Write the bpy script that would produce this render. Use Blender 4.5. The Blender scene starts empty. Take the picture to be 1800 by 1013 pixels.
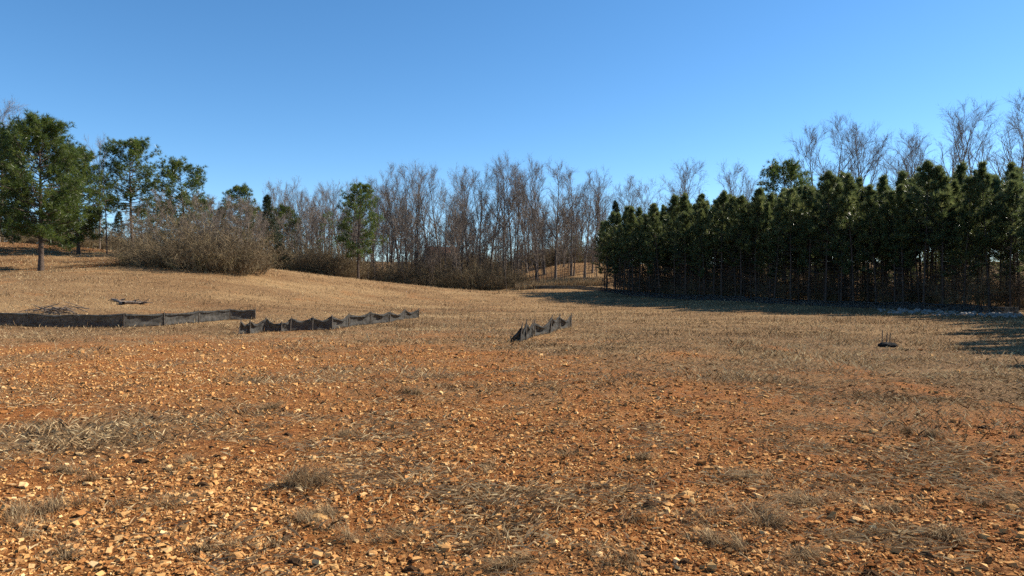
import bpy, math, random
import numpy as np
from mathutils import Vector

R = math.radians
scene = bpy.context.scene
COL = scene.collection
rng = np.random.default_rng(7)
random.seed(7)

# ------------------------------------------------------------------ camera, sky, sun, exposure
F = 1262.0                      # focal length in photo pixels (photo is 1800 wide)
CAMZ = 1.65
cam = bpy.data.cameras.new("camera")
cam.sensor_width = 36.0
cam.lens = F / 1800.0 * 36.0
cam.clip_start = 0.1
cam.clip_end = 4000
cam_o = bpy.data.objects.new("camera", cam)
cam_o.location = (0, 0, CAMZ)
cam_o.rotation_euler = (R(90), 0, 0)
COL.objects.link(cam_o)
scene.camera = cam_o

SUN_AZ = 72.0                   # degrees to the right of the view direction
SUN_EL = 38.0
world = bpy.data.worlds.new("World")
scene.world = world
world.use_nodes = True
wn = world.node_tree
bg = wn.nodes["Background"]
sky = wn.nodes.new("ShaderNodeTexSky")
sky.sky_type = 'NISHITA'
sky.sun_disc = False
sky.sun_elevation = R(SUN_EL)
sky.sun_rotation = R(SUN_AZ)
sky.altitude = 2000
sky.air_density = 1.0
sky.dust_density = 0.35
sky.ozone_density = 3.0
hs = wn.nodes.new("ShaderNodeHueSaturation")
hs.inputs["Saturation"].default_value = 1.2
hs.inputs["Hue"].default_value = 0.496
wn.links.new(sky.outputs[0], hs.inputs["Color"])
wn.links.new(hs.outputs[0], bg.inputs[0])
bg.inputs[1].default_value = 0.100

sd = bpy.data.lights.new("sun", 'SUN')
sd.energy = 5.0
sd.angle = R(0.53)
sd.color = (1.0, 0.91, 0.78)
so = bpy.data.objects.new("sun", sd)
sv = Vector((math.sin(R(SUN_AZ)) * math.cos(R(SUN_EL)), math.cos(R(SUN_AZ)) * math.cos(R(SUN_EL)), math.sin(R(SUN_EL))))
so.rotation_euler = sv.to_track_quat('Z', 'Y').to_euler()
so.location = sv * 60
COL.objects.link(so)

vs = scene.view_settings
vs.view_transform = 'Standard'
vs.look = 'None'
vs.exposure = 0.93
vs.gamma = 1.0
vs.use_curve_mapping = False
scene.cycles.use_denoising = False
scene.cycles.max_bounces = 7
scene.cycles.diffuse_bounces = 4
scene.cycles.transparent_max_bounces = 4

# ------------------------------------------------------------------ helpers
def mat(name, ramp=None, base=(0.5, 0.5, 0.5), rough=0.8, attr=None, noise=None, bump=None, transl=0.0, spec=0.3):
    """ramp: list of (pos, rgb) driven by a mesh attribute (attr) or by noise of the given scale."""
    m = bpy.data.materials.new(name)
    m.use_nodes = True
    nt = m.node_tree
    b = nt.nodes["Principled BSDF"]
    b.inputs["Roughness"].default_value = rough
    b.inputs["Specular IOR Level"].default_value = spec
    b.inputs["Base Color"].default_value = (*base, 1)
    src = None
    if attr:
        a = nt.nodes.new("ShaderNodeAttribute"); a.attribute_name = attr
        src = a.outputs["Fac"]
    if noise:
        tc = nt.nodes.new("ShaderNodeTexCoord")
        n = nt.nodes.new("ShaderNodeTexNoise")
        n.inputs["Scale"].default_value = noise
        n.inputs["Detail"].default_value = 5
        nt.links.new(tc.outputs["Object"], n.inputs["Vector"])
        if src is None:
            src = n.outputs["Fac"]
    colour = None
    if ramp:
        cr = nt.nodes.new("ShaderNodeValToRGB")
        els = cr.color_ramp.elements
        while len(els) < len(ramp):
            els.new(0.5)
        for e, (p, c) in zip(els, ramp):
            e.position = p; e.color = (*c, 1)
        nt.links.new(src, cr.inputs[0])
        colour = cr.outputs[0]
        nt.links.new(colour, b.inputs["Base Color"])
    if bump and noise:
        bp = nt.nodes.new("ShaderNodeBump")
        bp.inputs["Strength"].default_value = bump[0]
        bp.inputs["Distance"].default_value = bump[1]
        nt.links.new(n.outputs["Fac"], bp.inputs["Height"])
        nt.links.new(bp.outputs[0], b.inputs["Normal"])
    if transl > 0:
        t = nt.nodes.new("ShaderNodeBsdfTranslucent")
        mx = nt.nodes.new("ShaderNodeMixShader")
        mx.inputs[0].default_value = transl
        if colour is not None:
            nt.links.new(colour, t.inputs[0])
        else:
            t.inputs[0].default_value = (*base, 1)
        nt.links.new(b.outputs[0], mx.inputs[1])
        nt.links.new(t.outputs[0], mx.inputs[2])
        nt.links.new(mx.outputs[0], nt.nodes["Material Output"].inputs[0])
    return m


def mesh_from(name, V, Fc, material, tint=None, smooth=False):
    """V (n,3) array, Fc (m,3) or (m,4) int array."""
    V = np.asarray(V, dtype=np.float32); Fc = np.asarray(Fc, dtype=np.int32)
    me = bpy.data.meshes.new(name)
    k = Fc.shape[1]
    me.vertices.add(len(V)); me.vertices.foreach_set("co", V.ravel())
    me.loops.add(Fc.size); me.loops.foreach_set("vertex_index", Fc.ravel())
    me.polygons.add(len(Fc))
    me.polygons.foreach_set("loop_start", np.arange(0, Fc.size, k, dtype=np.int32))
    me.polygons.foreach_set("loop_total", np.full(len(Fc), k, dtype=np.int32))
    me.polygons.foreach_set("use_smooth", np.full(len(Fc), smooth, dtype=bool))
    if tint is not None:
        at = me.attributes.new("tint", 'FLOAT', 'POINT')
        at.data.foreach_set("value", np.asarray(tint, dtype=np.float32))
    me.materials.append(material)
    me.update(calc_edges=True)
    return me


def link(name, data, parent=None, loc=None):
    o = bpy.data.objects.new(name, data)
    COL.objects.link(o)
    if parent is not None:
        o.parent = parent
    if loc is not None:
        o.location = loc
    return o


def tag(o, label=None, cat=None, group=None, kind=None):
    if label: o["label"] = label
    if cat: o["category"] = cat
    if group: o["group"] = group
    if kind: o["kind"] = kind
    return o


def hsh(ix, iy, s):
    h = (ix.astype(np.int64) * 374761393 + iy.astype(np.int64) * 668265263 + s * 1442695041) & 0xffffffff
    h = ((h ^ (h >> 13)) * 1274126177) & 0xffffffff
    h = h ^ (h >> 16)
    return (h & 0xffff) / 65535.0


def vnoise(x, y, s=0):
    x = np.asarray(x, float); y = np.asarray(y, float)
    ix = np.floor(x); iy = np.floor(y)
    fx = x - ix; fy = y - iy
    fx = fx * fx * (3 - 2 * fx); fy = fy * fy * (3 - 2 * fy)
    a = hsh(ix, iy, s); b = hsh(ix + 1, iy, s); c = hsh(ix, iy + 1, s); d = hsh(ix + 1, iy + 1, s)
    return (a * (1 - fx) + b * fx) * (1 - fy) + (c * (1 - fx) + d * fx) * fy


def fbm(x, y, s=0):
    return (vnoise(x, y, s) + 0.5 * vnoise(x * 2.1, y * 2.1, s + 1) + 0.25 * vnoise(x * 4.3, y * 4.3, s + 2)) / 1.75

# ------------------------------------------------------------------ terrain height from surveyed points
def px(x, d):
    return (x - 900.0) / F * d

ctrl = []
for X in (-18, -9, 0, 9, 17):
    for Y in (0, 8, 16, 24, 31):
        ctrl.append((X, Y, 0.0))
for X in (-60, -30, 30, 60):
    for Y in (-60, -30, 0):
        ctrl.append((X, Y, 0.0))
seen = [(0, 577, 29.6), (300, 573, 31.5), (450, 562, 37.5), (420, 587, 26), (736, 559, 39.7), (640, 571, 32.5),
        (95, 550, 36), (230, 538, 42), (72, 480, 64), (0, 425, 95), (200, 440, 86), (-80, 455, 70), (-150, 415, 95),
        (330, 474, 62), (215, 463, 66), (465, 472, 76), (600, 488, 85), (700, 500, 90), (800, 510, 95), (900, 511, 98),
        (1000, 508, 95), (600, 530, 58), (800, 530, 66), (950, 530, 68), (300, 505, 50), (1060, 512, 88), (1160, 525, 72),
        (1300, 531.5, 62), (1500, 541, 53), (1700, 549, 47), (1800, 553.5, 44), (1080, 530, 68),
        (975, 494, 104), (1040, 470, 122), (1000, 462, 130)]
for x, y, d in seen:
    ctrl.append((px(x, d), d, CAMZ - (y - 506.5) * d / F))
for x, d, z in [(500, 100, 3.2), (650, 112, 1.9), (780, 115, 0.9), (880, 115, 1.6), (550, 150, 5.5), (700, 150, 4.5), (850, 150, 5.0),
                (600, 200, 9.0), (775, 205, 9.2), (950, 200, 9.0), (200, 150, 8.5), (0, 140, 9.5), (1150, 110, 2.6), (1300, 95, 2.6),
                (1500, 88, 2.8), (1700, 80, 2.8), (1200, 170, 7.0), (1500, 150, 7.0), (1800, 120, 6.0), (1150, 230, 9), (1500, 240, 7)]:
    ctrl.append((px(x, d), d, z))
for a in range(0, 360, 30):
    for rr, z in ((330, 7.5), (800, 7.5)):
        ctrl.append((rr * math.sin(R(a)), rr * math.cos(R(a)), z if abs((a + 180) % 360 - 180) < 100 else 1.0))
ctrl += [(24, 20, 0.1), (25, 32, 0.1), (40, 20, .4), (45, 40, .6)]
ctrl = np.array(ctrl)
CC = 5.0
def kern(dx, dy):
    return np.sqrt(dx * dx + dy * dy + CC * CC)
A = kern(ctrl[:, 0][:, None] - ctrl[:, 0][None], ctrl[:, 1][:, None] - ctrl[:, 1][None])
n_c = len(ctrl)
W = np.linalg.solve(np.block([[A - 1.0 * np.eye(n_c), np.ones((n_c, 1))], [np.ones((1, n_c)), np.zeros((1, 1))]]),
                    np.concatenate([ctrl[:, 2], [0]]))

def Hs(x, y):
    x = np.atleast_1d(np.asarray(x, float)); y = np.atleast_1d(np.asarray(y, float))
    out = np.full(x.shape, W[-1])
    for i in range(n_c):
        out += W[i] * kern(x - ctrl[i, 0], y - ctrl[i, 1])
    d = np.hypot(x, y)
    near = np.clip(1.3 - d / 40.0, 0.12, 1.0)
    out += (fbm(x * 0.7, y * 0.7, 3) - 0.5) * 0.10 * near
    out += (fbm(x * 3.1, y * 3.1, 11) - 0.5) * 0.055 * np.clip(1.2 - d / 30.0, 0, 1)
    out += (vnoise(x * 9.0, y * 9.0, 21) - 0.5) * 0.022 * np.clip(1.1 - d / 18.0, 0, 1)
    out += (fbm(x * 0.16, y * 0.16, 5) - 0.5) * 0.25 * np.clip((d - 25) / 40.0, 0, 1)
    return out

def H(x, y):
    return float(Hs(x, y)[0])

# ------------------------------------------------------------------ ground sheet
def ground_material():
    m = bpy.data.materials.new("clay_and_dry_grass")
    m.use_nodes = True
    nt = m.node_tree; N = nt.nodes; L = nt.links
    b = N["Principled BSDF"]
    b.inputs["Roughness"].default_value = 0.95
    b.inputs["Specular IOR Level"].default_value = 0.1
    tc = N.new("ShaderNodeTexCoord")
    def noise(scale, detail=6, rough=0.6, vec=None):
        n = N.new("ShaderNodeTexNoise")
        n.inputs["Scale"].default_value = scale; n.inputs["Detail"].default_value = detail
        n.inputs["Roughness"].default_value = rough
        L.new(vec or tc.outputs["Object"], n.inputs["Vector"])
        return n.outputs["Fac"]
    def ramp(src, stops):
        c = N.new("ShaderNodeValToRGB")
        while len(c.color_ramp.elements) < len(stops):
            c.color_ramp.elements.new(0.5)
        for e, (p, col) in zip(c.color_ramp.elements, stops):
            e.position = p; e.color = (*col, 1)
        L.new(src, c.inputs[0])
        return c.outputs[0]
    def mix(fac, a, c):
        x = N.new("ShaderNodeMix"); x.data_type = 'RGBA'
        L.new(fac, x.inputs[0]); L.new(a, x.inputs[6]); L.new(c, x.inputs[7])
        return x.outputs[2]
    clay = ramp(noise(2.2), [(0.3, (0.20, 0.060, 0.015)), (0.5, (0.36, 0.125, 0.030)), (0.7, (0.46, 0.20, 0.060))])
    grit = ramp(noise(38, 3, 0.7), [(0.36, (0.10, 0.035, 0.012)), (0.5, (0.36, 0.15, 0.045)), (0.66, (0.60, 0.36, 0.15))])
    soil = mix(ramp(noise(1.3), [(0.42, (0.25,) * 3), (0.6, (0.8,) * 3)]), clay, grit)
    mot = N.new("ShaderNodeMix"); mot.data_type = 'RGBA'; mot.blend_type = 'MULTIPLY'; mot.inputs[0].default_value = 1.0
    L.new(soil, mot.inputs[6]); L.new(ramp(noise(7.0, 8, 0.8), [(0.36, (0.45, 0.40, 0.36)), (0.52, (1.0, 1.0, 1.0)), (0.68, (1.25, 1.22, 1.15))]), mot.inputs[7])
    soil = mot.outputs[2]
    mp = N.new("ShaderNodeMapping")
    mp.inputs["Scale"].default_value = (0.5, 1.0, 1.0)
    L.new(tc.outputs["Object"], mp.inputs["Vector"])
    straw = ramp(noise(9.0, 8, 0.75, mp.outputs[0]), [(0.3, (0.075, 0.042, 0.018)), (0.48, (0.23, 0.130, 0.052)), (0.66, (0.40, 0.255, 0.105))])
    patch = ramp(noise(0.16, 7, 0.72, mp.outputs[0]), [(0.36, (0.13, 0.066, 0.034)), (0.5, (0.25, 0.150, 0.074)), (0.64, (0.40, 0.265, 0.130))])
    mxs = N.new("ShaderNodeMix"); mxs.data_type = 'RGBA'; mxs.inputs[0].default_value = 0.55
    L.new(straw, mxs.inputs[6]); L.new(patch, mxs.inputs[7])
    # how far the field is grassed over (real cover, written per vertex)
    at = N.new("ShaderNodeAttribute"); at.attribute_name = "tint"
    sub = N.new("ShaderNodeMath"); sub.operation = 'ADD'
    L.new(at.outputs["Fac"], sub.inputs[0])
    nz = N.new("ShaderNodeMath"); nz.operation = 'MULTIPLY_ADD'
    L.new(noise(0.8, 7, 0.7), nz.inputs[0]); nz.inputs[1].default_value = 1.0; nz.inputs[2].default_value = -0.5
    L.new(nz.outputs[0], sub.inputs[1])
    cover = ramp(sub.outputs[0], [(0.22, (0, 0, 0)), (0.82, (1, 1, 1))])
    col = mix(cover, soil, mxs.outputs[2])
    L.new(col, b.inputs["Base Color"])
    bp = N.new("ShaderNodeBump"); bp.inputs["Strength"].default_value = 0.9; bp.inputs["Distance"].default_value = 0.03
    L.new(noise(30, 6, 0.75), bp.inputs["Height"])
    bp2 = N.new("ShaderNodeBump"); bp2.inputs["Strength"].default_value = 0.9; bp2.inputs["Distance"].default_value = 0.2
    L.new(noise(5, 7, 0.7), bp2.inputs["Height"])
    L.new(bp.outputs[0], bp2.inputs["Normal"])
    L.new(bp2.outputs[0], b.inputs["Normal"])
    return m

def grass_cover(x, y):
    """0 bare clay and gravel ... 1 grassed."""
    x = np.asarray(x, float); y = np.asarray(y, float)
    d = np.hypot(x, y)
    t = 0.12 + 0.80 * np.clip((d - 7.0) / 21.0, 0, 1)
    t += 0.25 * np.clip((x + 1) / 7.0, 0, 1) * np.clip((d - 6) / 5, 0, 1)
    t += 0.55 * np.exp(-(((x + 5.2) / 1.9) ** 2 + ((y - 8.0) / 1.2) ** 2))      # straw mat
    t += 0.30 / (1 + np.exp(-(x - 7.2 - 0.25 * np.sin(y * 0.4)) * 3.0)) * (y < 40)   # grassier verge on the shaded side
    t -= 0.35 * np.exp(-((x - 7.0 - 0.25 * np.sin(y * 0.4)) / 0.25) ** 2) * (y < 22)  # worn wheel track
    t -= 0.42 * np.exp(-(((x + 9) / 7.5) ** 2 + ((y - 21) / 5.5) ** 2))          # bare orange strip
    t += (fbm(x * 0.45, y * 0.45, 31) - 0.5) * 0.8 + (fbm(x * 1.7, y * 1.7, 35) - 0.5) * 0.35
    return np.clip(t, 0, 1)

ang_f = np.linspace(-48, 48, 360)
ang_c = np.concatenate([ang_f, np.arange(54, 307, 6.0)])
rad = np.concatenate([[0.3, 1.0, 1.8], np.geomspace(2.6, 900, 340)])
AA, RR = np.meshgrid(np.radians(ang_c), rad)
GX = (RR * np.sin(AA)).ravel(); GY = (RR * np.cos(AA)).ravel()
GZ = Hs(GX, GY)
na = len(ang_c); nr = len(rad)
ii, jj = np.meshgrid(np.arange(nr - 1), np.arange(na), indexing='ij')
j2 = (jj + 1) % na
quads = np.stack([ii * na + jj, ii * na + j2, (ii + 1) * na + j2, (ii + 1) * na + jj], -1).reshape(-1, 4)
GV = np.stack([GX, GY, GZ], 1)
GV = np.vstack([GV, [[0, 0, H(0, 0)]]])
cover_v = np.append(grass_cover(GX, GY), 0.1)
g_me = mesh_from("ground", GV, quads[:, ::-1], ground_material(), tint=cover_v, smooth=True)
ground = link("ground", g_me)
tag(ground, "red clay and gravel field turning to dry brown grass uphill", "ground", kind="structure")

# ------------------------------------------------------------------ stones, gravel, clods on the ground
M_stone = mat("tan_stone", [(0.0, (0.20, 0.075, 0.022)), (0.35, (0.40, 0.19, 0.065)), (0.7, (0.55, 0.31, 0.115)), (1.0, (0.68, 0.46, 0.22))], attr="tint", rough=1.0, noise=40, bump=(0.5, 0.01), spec=0.05)
M_clod = mat("dark_sod", [(0.3, (0.05, 0.028, 0.014)), (0.7, (0.15, 0.085, 0.045))], noise=18, rough=1.0, bump=(0.8, 0.03), spec=0.05)

PHI = (1 + 5 ** 0.5) / 2
ICO = np.array([(-1, PHI, 0), (1, PHI, 0), (-1, -PHI, 0), (1, -PHI, 0), (0, -1, PHI), (0, 1, PHI), (0, -1, -PHI), (0, 1, -PHI),
                (PHI, 0, -1), (PHI, 0, 1), (-PHI, 0, -1), (-PHI, 0, 1)]) / math.sqrt(1 + PHI * PHI)
ICOF = np.array([(0, 11, 5), (0, 5, 1), (0, 1, 7), (0, 7, 10), (0, 10, 11), (1, 5, 9), (5, 11, 4), (11, 10, 2), (10, 7, 6), (7, 1, 8),
                 (3, 9, 4), (3, 4, 2), (3, 2, 6), (3, 6, 8), (3, 8, 9), (4, 9, 5), (2, 4, 11), (6, 2, 10), (8, 6, 7), (9, 8, 1)])

def polar_points(n, r0, r1, half_deg):
    a = np.radians(rng.uniform(-half_deg, half_deg, n))
    r = r0 * (r1 / r0) ** rng.random(n)
    return r * np.sin(a), r * np.cos(a)

gx, gy = polar_points(155000, 3.2, 24.0, 42)
gm = 1.15 - grass_cover(gx, gy) * 1.5 + (fbm(gx * 0.8, gy * 0.8, 50) - 0.5) * 1.3 - 0.06 * np.clip(gx, 0, 9)
keep = rng.random(len(gx)) < np.clip(gm, 0.05, 1)
gx, gy = gx[keep], gy[keep]
n = len(gx)
gd = np.hypot(gx, gy)
sz = np.clip(rng.lognormal(math.log(0.0075), 0.54, n), 0.003, 0.034) * (1 + 0.045 * np.clip(gd - 5, 0, 15))
CUB = np.array([(-1, -1, -1), (1, -1, -1), (1, 1, -1), (-1, 1, -1), (-1, -1, 1), (1, -1, 1), (1, 1, 1), (-1, 1, 1)]) * 0.72
CUBF = np.array([(4, 5, 6), (4, 6, 7), (0, 1, 5), (0, 5, 4), (1, 2, 6), (1, 6, 5), (2, 3, 7), (2, 7, 6), (3, 0, 4), (3, 4, 7)])
V = CUB[None] * (1 + rng.uniform(-0.65, 0.35, (n, 8, 3)))
V = V * (sz[:, None] * np.stack([rng.uniform(0.8, 1.5, n), rng.uniform(0.7, 1.1, n), rng.uniform(0.4, 0.9, n)], 1))[:, None, :]
th = rng.uniform(0, 2 * math.pi, n); ct, st = np.cos(th)[:, None], np.sin(th)[:, None]
tl = rng.normal(0, 0.45, n); c2, s2 = np.cos(tl)[:, None], np.sin(tl)[:, None]
x1, y1, z1 = V[..., 0], V[..., 1] * c2 - V[..., 2] * s2, V[..., 1] * s2 + V[..., 2] * c2
V = np.stack([x1 * ct - y1 * st + gx[:, None], x1 * st + y1 * ct + gy[:, None], z1 + (Hs(gx, gy) + sz * 0.30)[:, None]], -1)
Fi = (CUBF[None] + 8 * np.arange(n)[:, None, None]).reshape(-1, 3)
tg = np.clip(rng.normal(0.42, 0.25, n) - 0.02 * np.clip(gx + 2, -4, 8), 0, 1)
gravel = link("gravel", mesh_from("gravel", V.reshape(-1, 3), Fi, M_stone, tint=np.repeat(tg, 8)))
tag(gravel, "loose tan gravel strewn over the bare red clay", "gravel", kind="stuff")

def rock_mesh(name, seed, material, flat=0.6, sub=True):
    r = np.random.default_rng(seed)
    V = ICO.copy(); Fc = ICOF
    if sub:
        vs_, cache, out = [tuple(v) for v in V], {}, []
        def mid(a, b):
            k = (min(a, b), max(a, b))
            if k not in cache:
                p = (np.array(vs_[a]) + np.array(vs_[b])) / 2
                vs_.append(tuple(p / np.linalg.norm(p))); cache[k] = len(vs_) - 1
            return cache[k]
        for a, b, c in Fc:
            ab, bc, ca = mid(a, b), mid(b, c), mid(c, a)
            out += [(a, ab, ca), (b, bc, ab), (c, ca, bc), (ab, bc, ca)]
        V = np.array(vs_); Fc = np.array(out)
    for _ in range(7):                                   # chip flat facets off
        nrm = r.normal(size=3); nrm /= np.linalg.norm(nrm)
        h = r.uniform(0.5, 0.85)
        dd = V @ nrm
        V = V - np.outer(np.clip(dd - h, 0, None), nrm)
    V = V * (1 + r.uniform(-0.07, 0.07, (len(V), 1)))
    V = V * np.array([r.uniform(1.0, 1.4), r.uniform(0.8, 1.0), flat * r.uniform(0.8, 1.15)])
    return mesh_from(name, V, Fc, material, tint=np.full(len(V), float(np.clip(r.normal(0.58, 0.2), 0.15, 1))))

stones = [rock_mesh("stone", 100 + k, M_stone) for k in range(10)]
sx, sy = polar_points(900, 3.7, 13.0, 40)
sel = np.where(rng.random(900) < np.clip(1.25 - grass_cover(sx, sy) * 1.6, 0.05, 1))[0][:280]
for k, i in enumerate(sel):
    s = float(np.clip(rng.lognormal(math.log(0.025), 0.40), 0.016, 0.07))
    o = link("stone", stones[k % 10], ground, (sx[i], sy[i], H(sx[i], sy[i]) + s * 0.12))
    o.scale = (s, s, s); o.rotation_euler = (rng.normal(0, .25), rng.normal(0, .25), rng.uniform(0, 6.28))

clods = [rock_mesh("clod", 300 + k, M_clod, flat=0.55) for k in range(6)]
for m_ in clods:
    vv = np.empty(len(m_.vertices) * 3, dtype=np.float32); m_.vertices.foreach_get("co", vv)
    vv *= np.repeat(rng.uniform(0.72, 1.25, len(m_.vertices)), 3).astype(np.float32)
    m_.vertices.foreach_set("co", vv); m_.update()
cx, cy = polar_points(170, 4.0, 17.0, 40)
for k in range(110):
    s = float(np.clip(rng.lognormal(math.log(0.027), 0.35), 0.015, 0.055))
    o = link("clod", clods[k % 6], ground, (cx[k], cy[k], H(cx[k], cy[k]) + s * 0.1))
    o.scale = (s * rng.uniform(1, 1.5), s, s * 1.5); o.rotation_euler = (0, 0, rng.normal(0, 0.5))

# ------------------------------------------------------------------ dry grass
STRAW = [(0.0, (0.060, 0.033, 0.015)), (0.3, (0.17, 0.104, 0.052)), (0.6, (0.32, 0.212, 0.108)), (0.85, (0.46, 0.335, 0.185)), (1.0, (0.60, 0.47, 0.26))]
M_straw = mat("dry_straw", STRAW, attr="tint", rough=0.85, transl=0.2, spec=0.08)

def blades(X, Y, Z, hgt, wid, lean, tint, name, m=None):
    """one bent blade = 3 triangles' worth of strip reduced to 2 triangles"""
    n = len(X)
    a = rng.uniform(0, 2 * math.pi, n)
    b = rng.uniform(0, 2 * math.pi, n)
    wx, wy = np.cos(a) * wid / 2, np.sin(a) * wid / 2
    lx, ly = np.cos(b) * lean, np.sin(b) * lean
    P = np.empty((n, 4, 3))
    P[:, 0] = np.stack([X - wx, Y - wy, Z - 0.01], 1)
    P[:, 1] = np.stack([X + wx, Y + wy, Z - 0.01], 1)
    P[:, 2] = np.stack([X + lx * 0.45 - wx * 0.6, Y + ly * 0.45 - wy * 0.6, Z + hgt * 0.62], 1)
    P[:, 3] = np.stack([X + lx, Y + ly, Z + hgt], 1)
    idx = np.arange(n)[:, None] * 4
    Fc = np.concatenate([idx + np.array([0, 1, 2]), idx + np.array([1, 3, 2])], 0)
    return mesh_from(name, P.reshape(-1, 3), Fc, m or M_straw, tint=np.repeat(tint, 4))

bx, by = polar_points(430000, 4.5, 105.0, 42)
bd = np.hypot(bx, by)
cov = grass_cover(bx, by)
dens = np.clip((cov - 0.26) * 1.7, 0.03, 1) * np.clip(0.45 + 1.1 * (fbm(bx * 0.9, by * 0.9, 77) - 0.25), 0.1, 1)
keep = rng.random(len(bx)) < dens
bx, by, bd = bx[keep], by[keep], bd[keep]
n = len(bx)
flat_ = rng.random(n)
clump = np.clip((fbm(bx * 1.1, by * 1.1, 97) - 0.3) * 2.6, 0, 1.3)
hgt = rng.uniform(0.03, 0.11, n) * (0.35 + clump) * (0.7 + 0.6 * fbm(bx * 0.3, by * 0.3, 90))
hgt *= (0.55 + 0.012 * bd) * np.where((rng.random(n) < 0.04) & (bd > 16), 2.2, 1.0)
lean = rng.uniform(0.03, 0.14, n)
wid = 0.0018 + 0.00052 * bd
tnt = np.clip(rng.normal(0.50, 0.30, n) + (fbm(bx * 0.12, by * 0.35, 91) - 0.5) * 0.8 + (fbm(bx * 0.9, by * 1.4, 95) - 0.5) * 0.5, 0, 1)
dry = link("dry_grass", blades(bx, by, Hs(bx, by), hgt, wid, lean, tnt, "dry_grass"))
tag(dry, "short dry straw-coloured grass covering the field", "grass", kind="stuff")

lx_, ly_ = polar_points(120000, 3.4, 16.0, 42)
lm = np.clip((fbm(lx_ * 1.3, ly_ * 1.9, 140) - 0.50) * 5.0, 0, 1) * np.clip((fbm(lx_ * 0.35, ly_ * 0.35, 141) - 0.30) * 4, 0.08, 1)
kp = rng.random(len(lx_)) < lm
lx_, ly_ = lx_[kp], ly_[kp]; nl = len(lx_)
litter = link("straw_litter", blades(lx_, ly_, Hs(lx_, ly_) + 0.012, rng.uniform(0.0, 0.035, nl), 0.0016 + 0.00035 * np.hypot(lx_, ly_), rng.uniform(0.05, 0.2, nl),
              np.clip(rng.normal(0.58, 0.25, nl), 0, 1), "straw_litter"))
tag(litter, "thin dead straw lying flat in patches over the gravel", "straw", kind="stuff")

def tuft_mesh(seed, n, spread, hmax, droop):
    r = np.random.default_rng(seed)
    Vv, Ff, Tt = [], [], []
    cen = r.normal(0, 1, (9, 2)) * np.array([spread * 0.75, spread * 0.42]); cw = r.dirichlet(np.ones(9) * 0.8); comb = r.uniform(0, 6.283)
    for i in range(n):
        cc = cen[r.choice(9, p=cw)]; a = r.uniform(0, 6.283); rr = spread * 0.34 * r.random()
        p = np.array([cc[0] + rr * math.cos(a), cc[1] + rr * math.sin(a), -0.01])
        da = a + r.normal(0, 0.6) if r.random() < 0.45 else comb + r.normal(0, 0.5)
        h = hmax * (0.2 + 0.8 * r.random() ** 1.6); out = h * r.uniform(0.3, droop)
        w = r.uniform(0.0010, 0.0024); t = float(np.clip(r.normal(0.45, 0.28), 0, 1))
        side = np.array([-math.sin(da), math.cos(da), 0]) * w
        base = len(Vv)
        for k, (fo, fh) in enumerate(((0, 0), (0.25, 0.6), (0.62, 0.95), (1.0, 0.85 if r.random() < .6 else 0.45))):
            c = p + np.array([math.cos(da) * out * fo, math.sin(da) * out * fo, h * fh])
            ww = side * (1 - 0.25 * k)
            Vv += [c - ww, c + ww]; Tt += [t, t]
        for k in range(3):
            q = base + 2 * k
            Ff += [(q, q + 1, q + 3), (q, q + 3, q + 2)]
    return mesh_from("blades", np.array(Vv), np.array(Ff), M_straw, tint=np.array(Tt))

tufts = [tuft_mesh(1, 900, 0.17, 0.19, 2.0), tuft_mesh(2, 620, 0.15, 0.15, 2.2), tuft_mesh(3, 460, 0.12, 0.13, 2.3), tuft_mesh(4, 980, 0.26, 0.15, 2.3), tuft_mesh(5, 560, 0.2, 0.13, 2.6), tuft_mesh(6, 820, 0.22, 0.16, 2.1), tuft_mesh(7, 420, 0.15, 0.12, 2.5)]
def at_ground(x, y):
    d = CAMZ * F / (y - 506.5)
    return px(x, d), d
big = [(535, 862, 0, 1.0, "largest grey bunch of dead grass on the gravel, blades fanning up and out"),
       (862, 830, 3, 0.9, None), (1215, 905, 3, 1.15, None), (985, 800, 3, 0.8, None), (1480, 875, 1, 1.1, None), (1560, 885, 3, 0.9, None),
       (730, 695, 3, 1.2, None), (420, 962, 2, 0.9, None), (566, 940, 2, 0.7, None), (690, 945, 1, 0.7, None), (1390, 1000, 3, 0.8, None),
       (1660, 940, 3, 1.0, None), (880, 995, 1, 0.8, None), (100, 975, 1, 0.8, None), (230, 880, 1, 0.9, None), (1080, 985, 3, 0.8, None),
       (450, 725, 1, 1.1, None), (1130, 812, 1, 0.8, None), (1640, 770, 3, 1.1, None), (330, 815, 1, 0.8, None), (30, 930, 2, 0.9, None),
       (1760, 880, 3, 1.0, None), (1330, 835, 1, 0.7, None), (610, 765, 2, 0.9, None), (1250, 945, 2, 0.9, None), (150, 830, 3, 1.1, None)]
for qi, (x, y, k, s, lab) in enumerate(big):
    X, Y = at_ground(x, y)
    o = link("dry_grass_tuft", tufts[0 if lab else 1 + qi % 6], None, (X, Y, H(X, Y)))
    o.scale = (s * 1.25, s, s * (1.0 if lab else 0.7)); o.rotation_euler = (0, 0, rng.uniform(-0.5, 0.5) if lab else rng.uniform(0, 6.28))
    tag(o, lab or "low flattened tuft of dead straw-coloured grass on bare red gravel", "grass tuft", "flattened dead grass tufts on the gravel")

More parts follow.
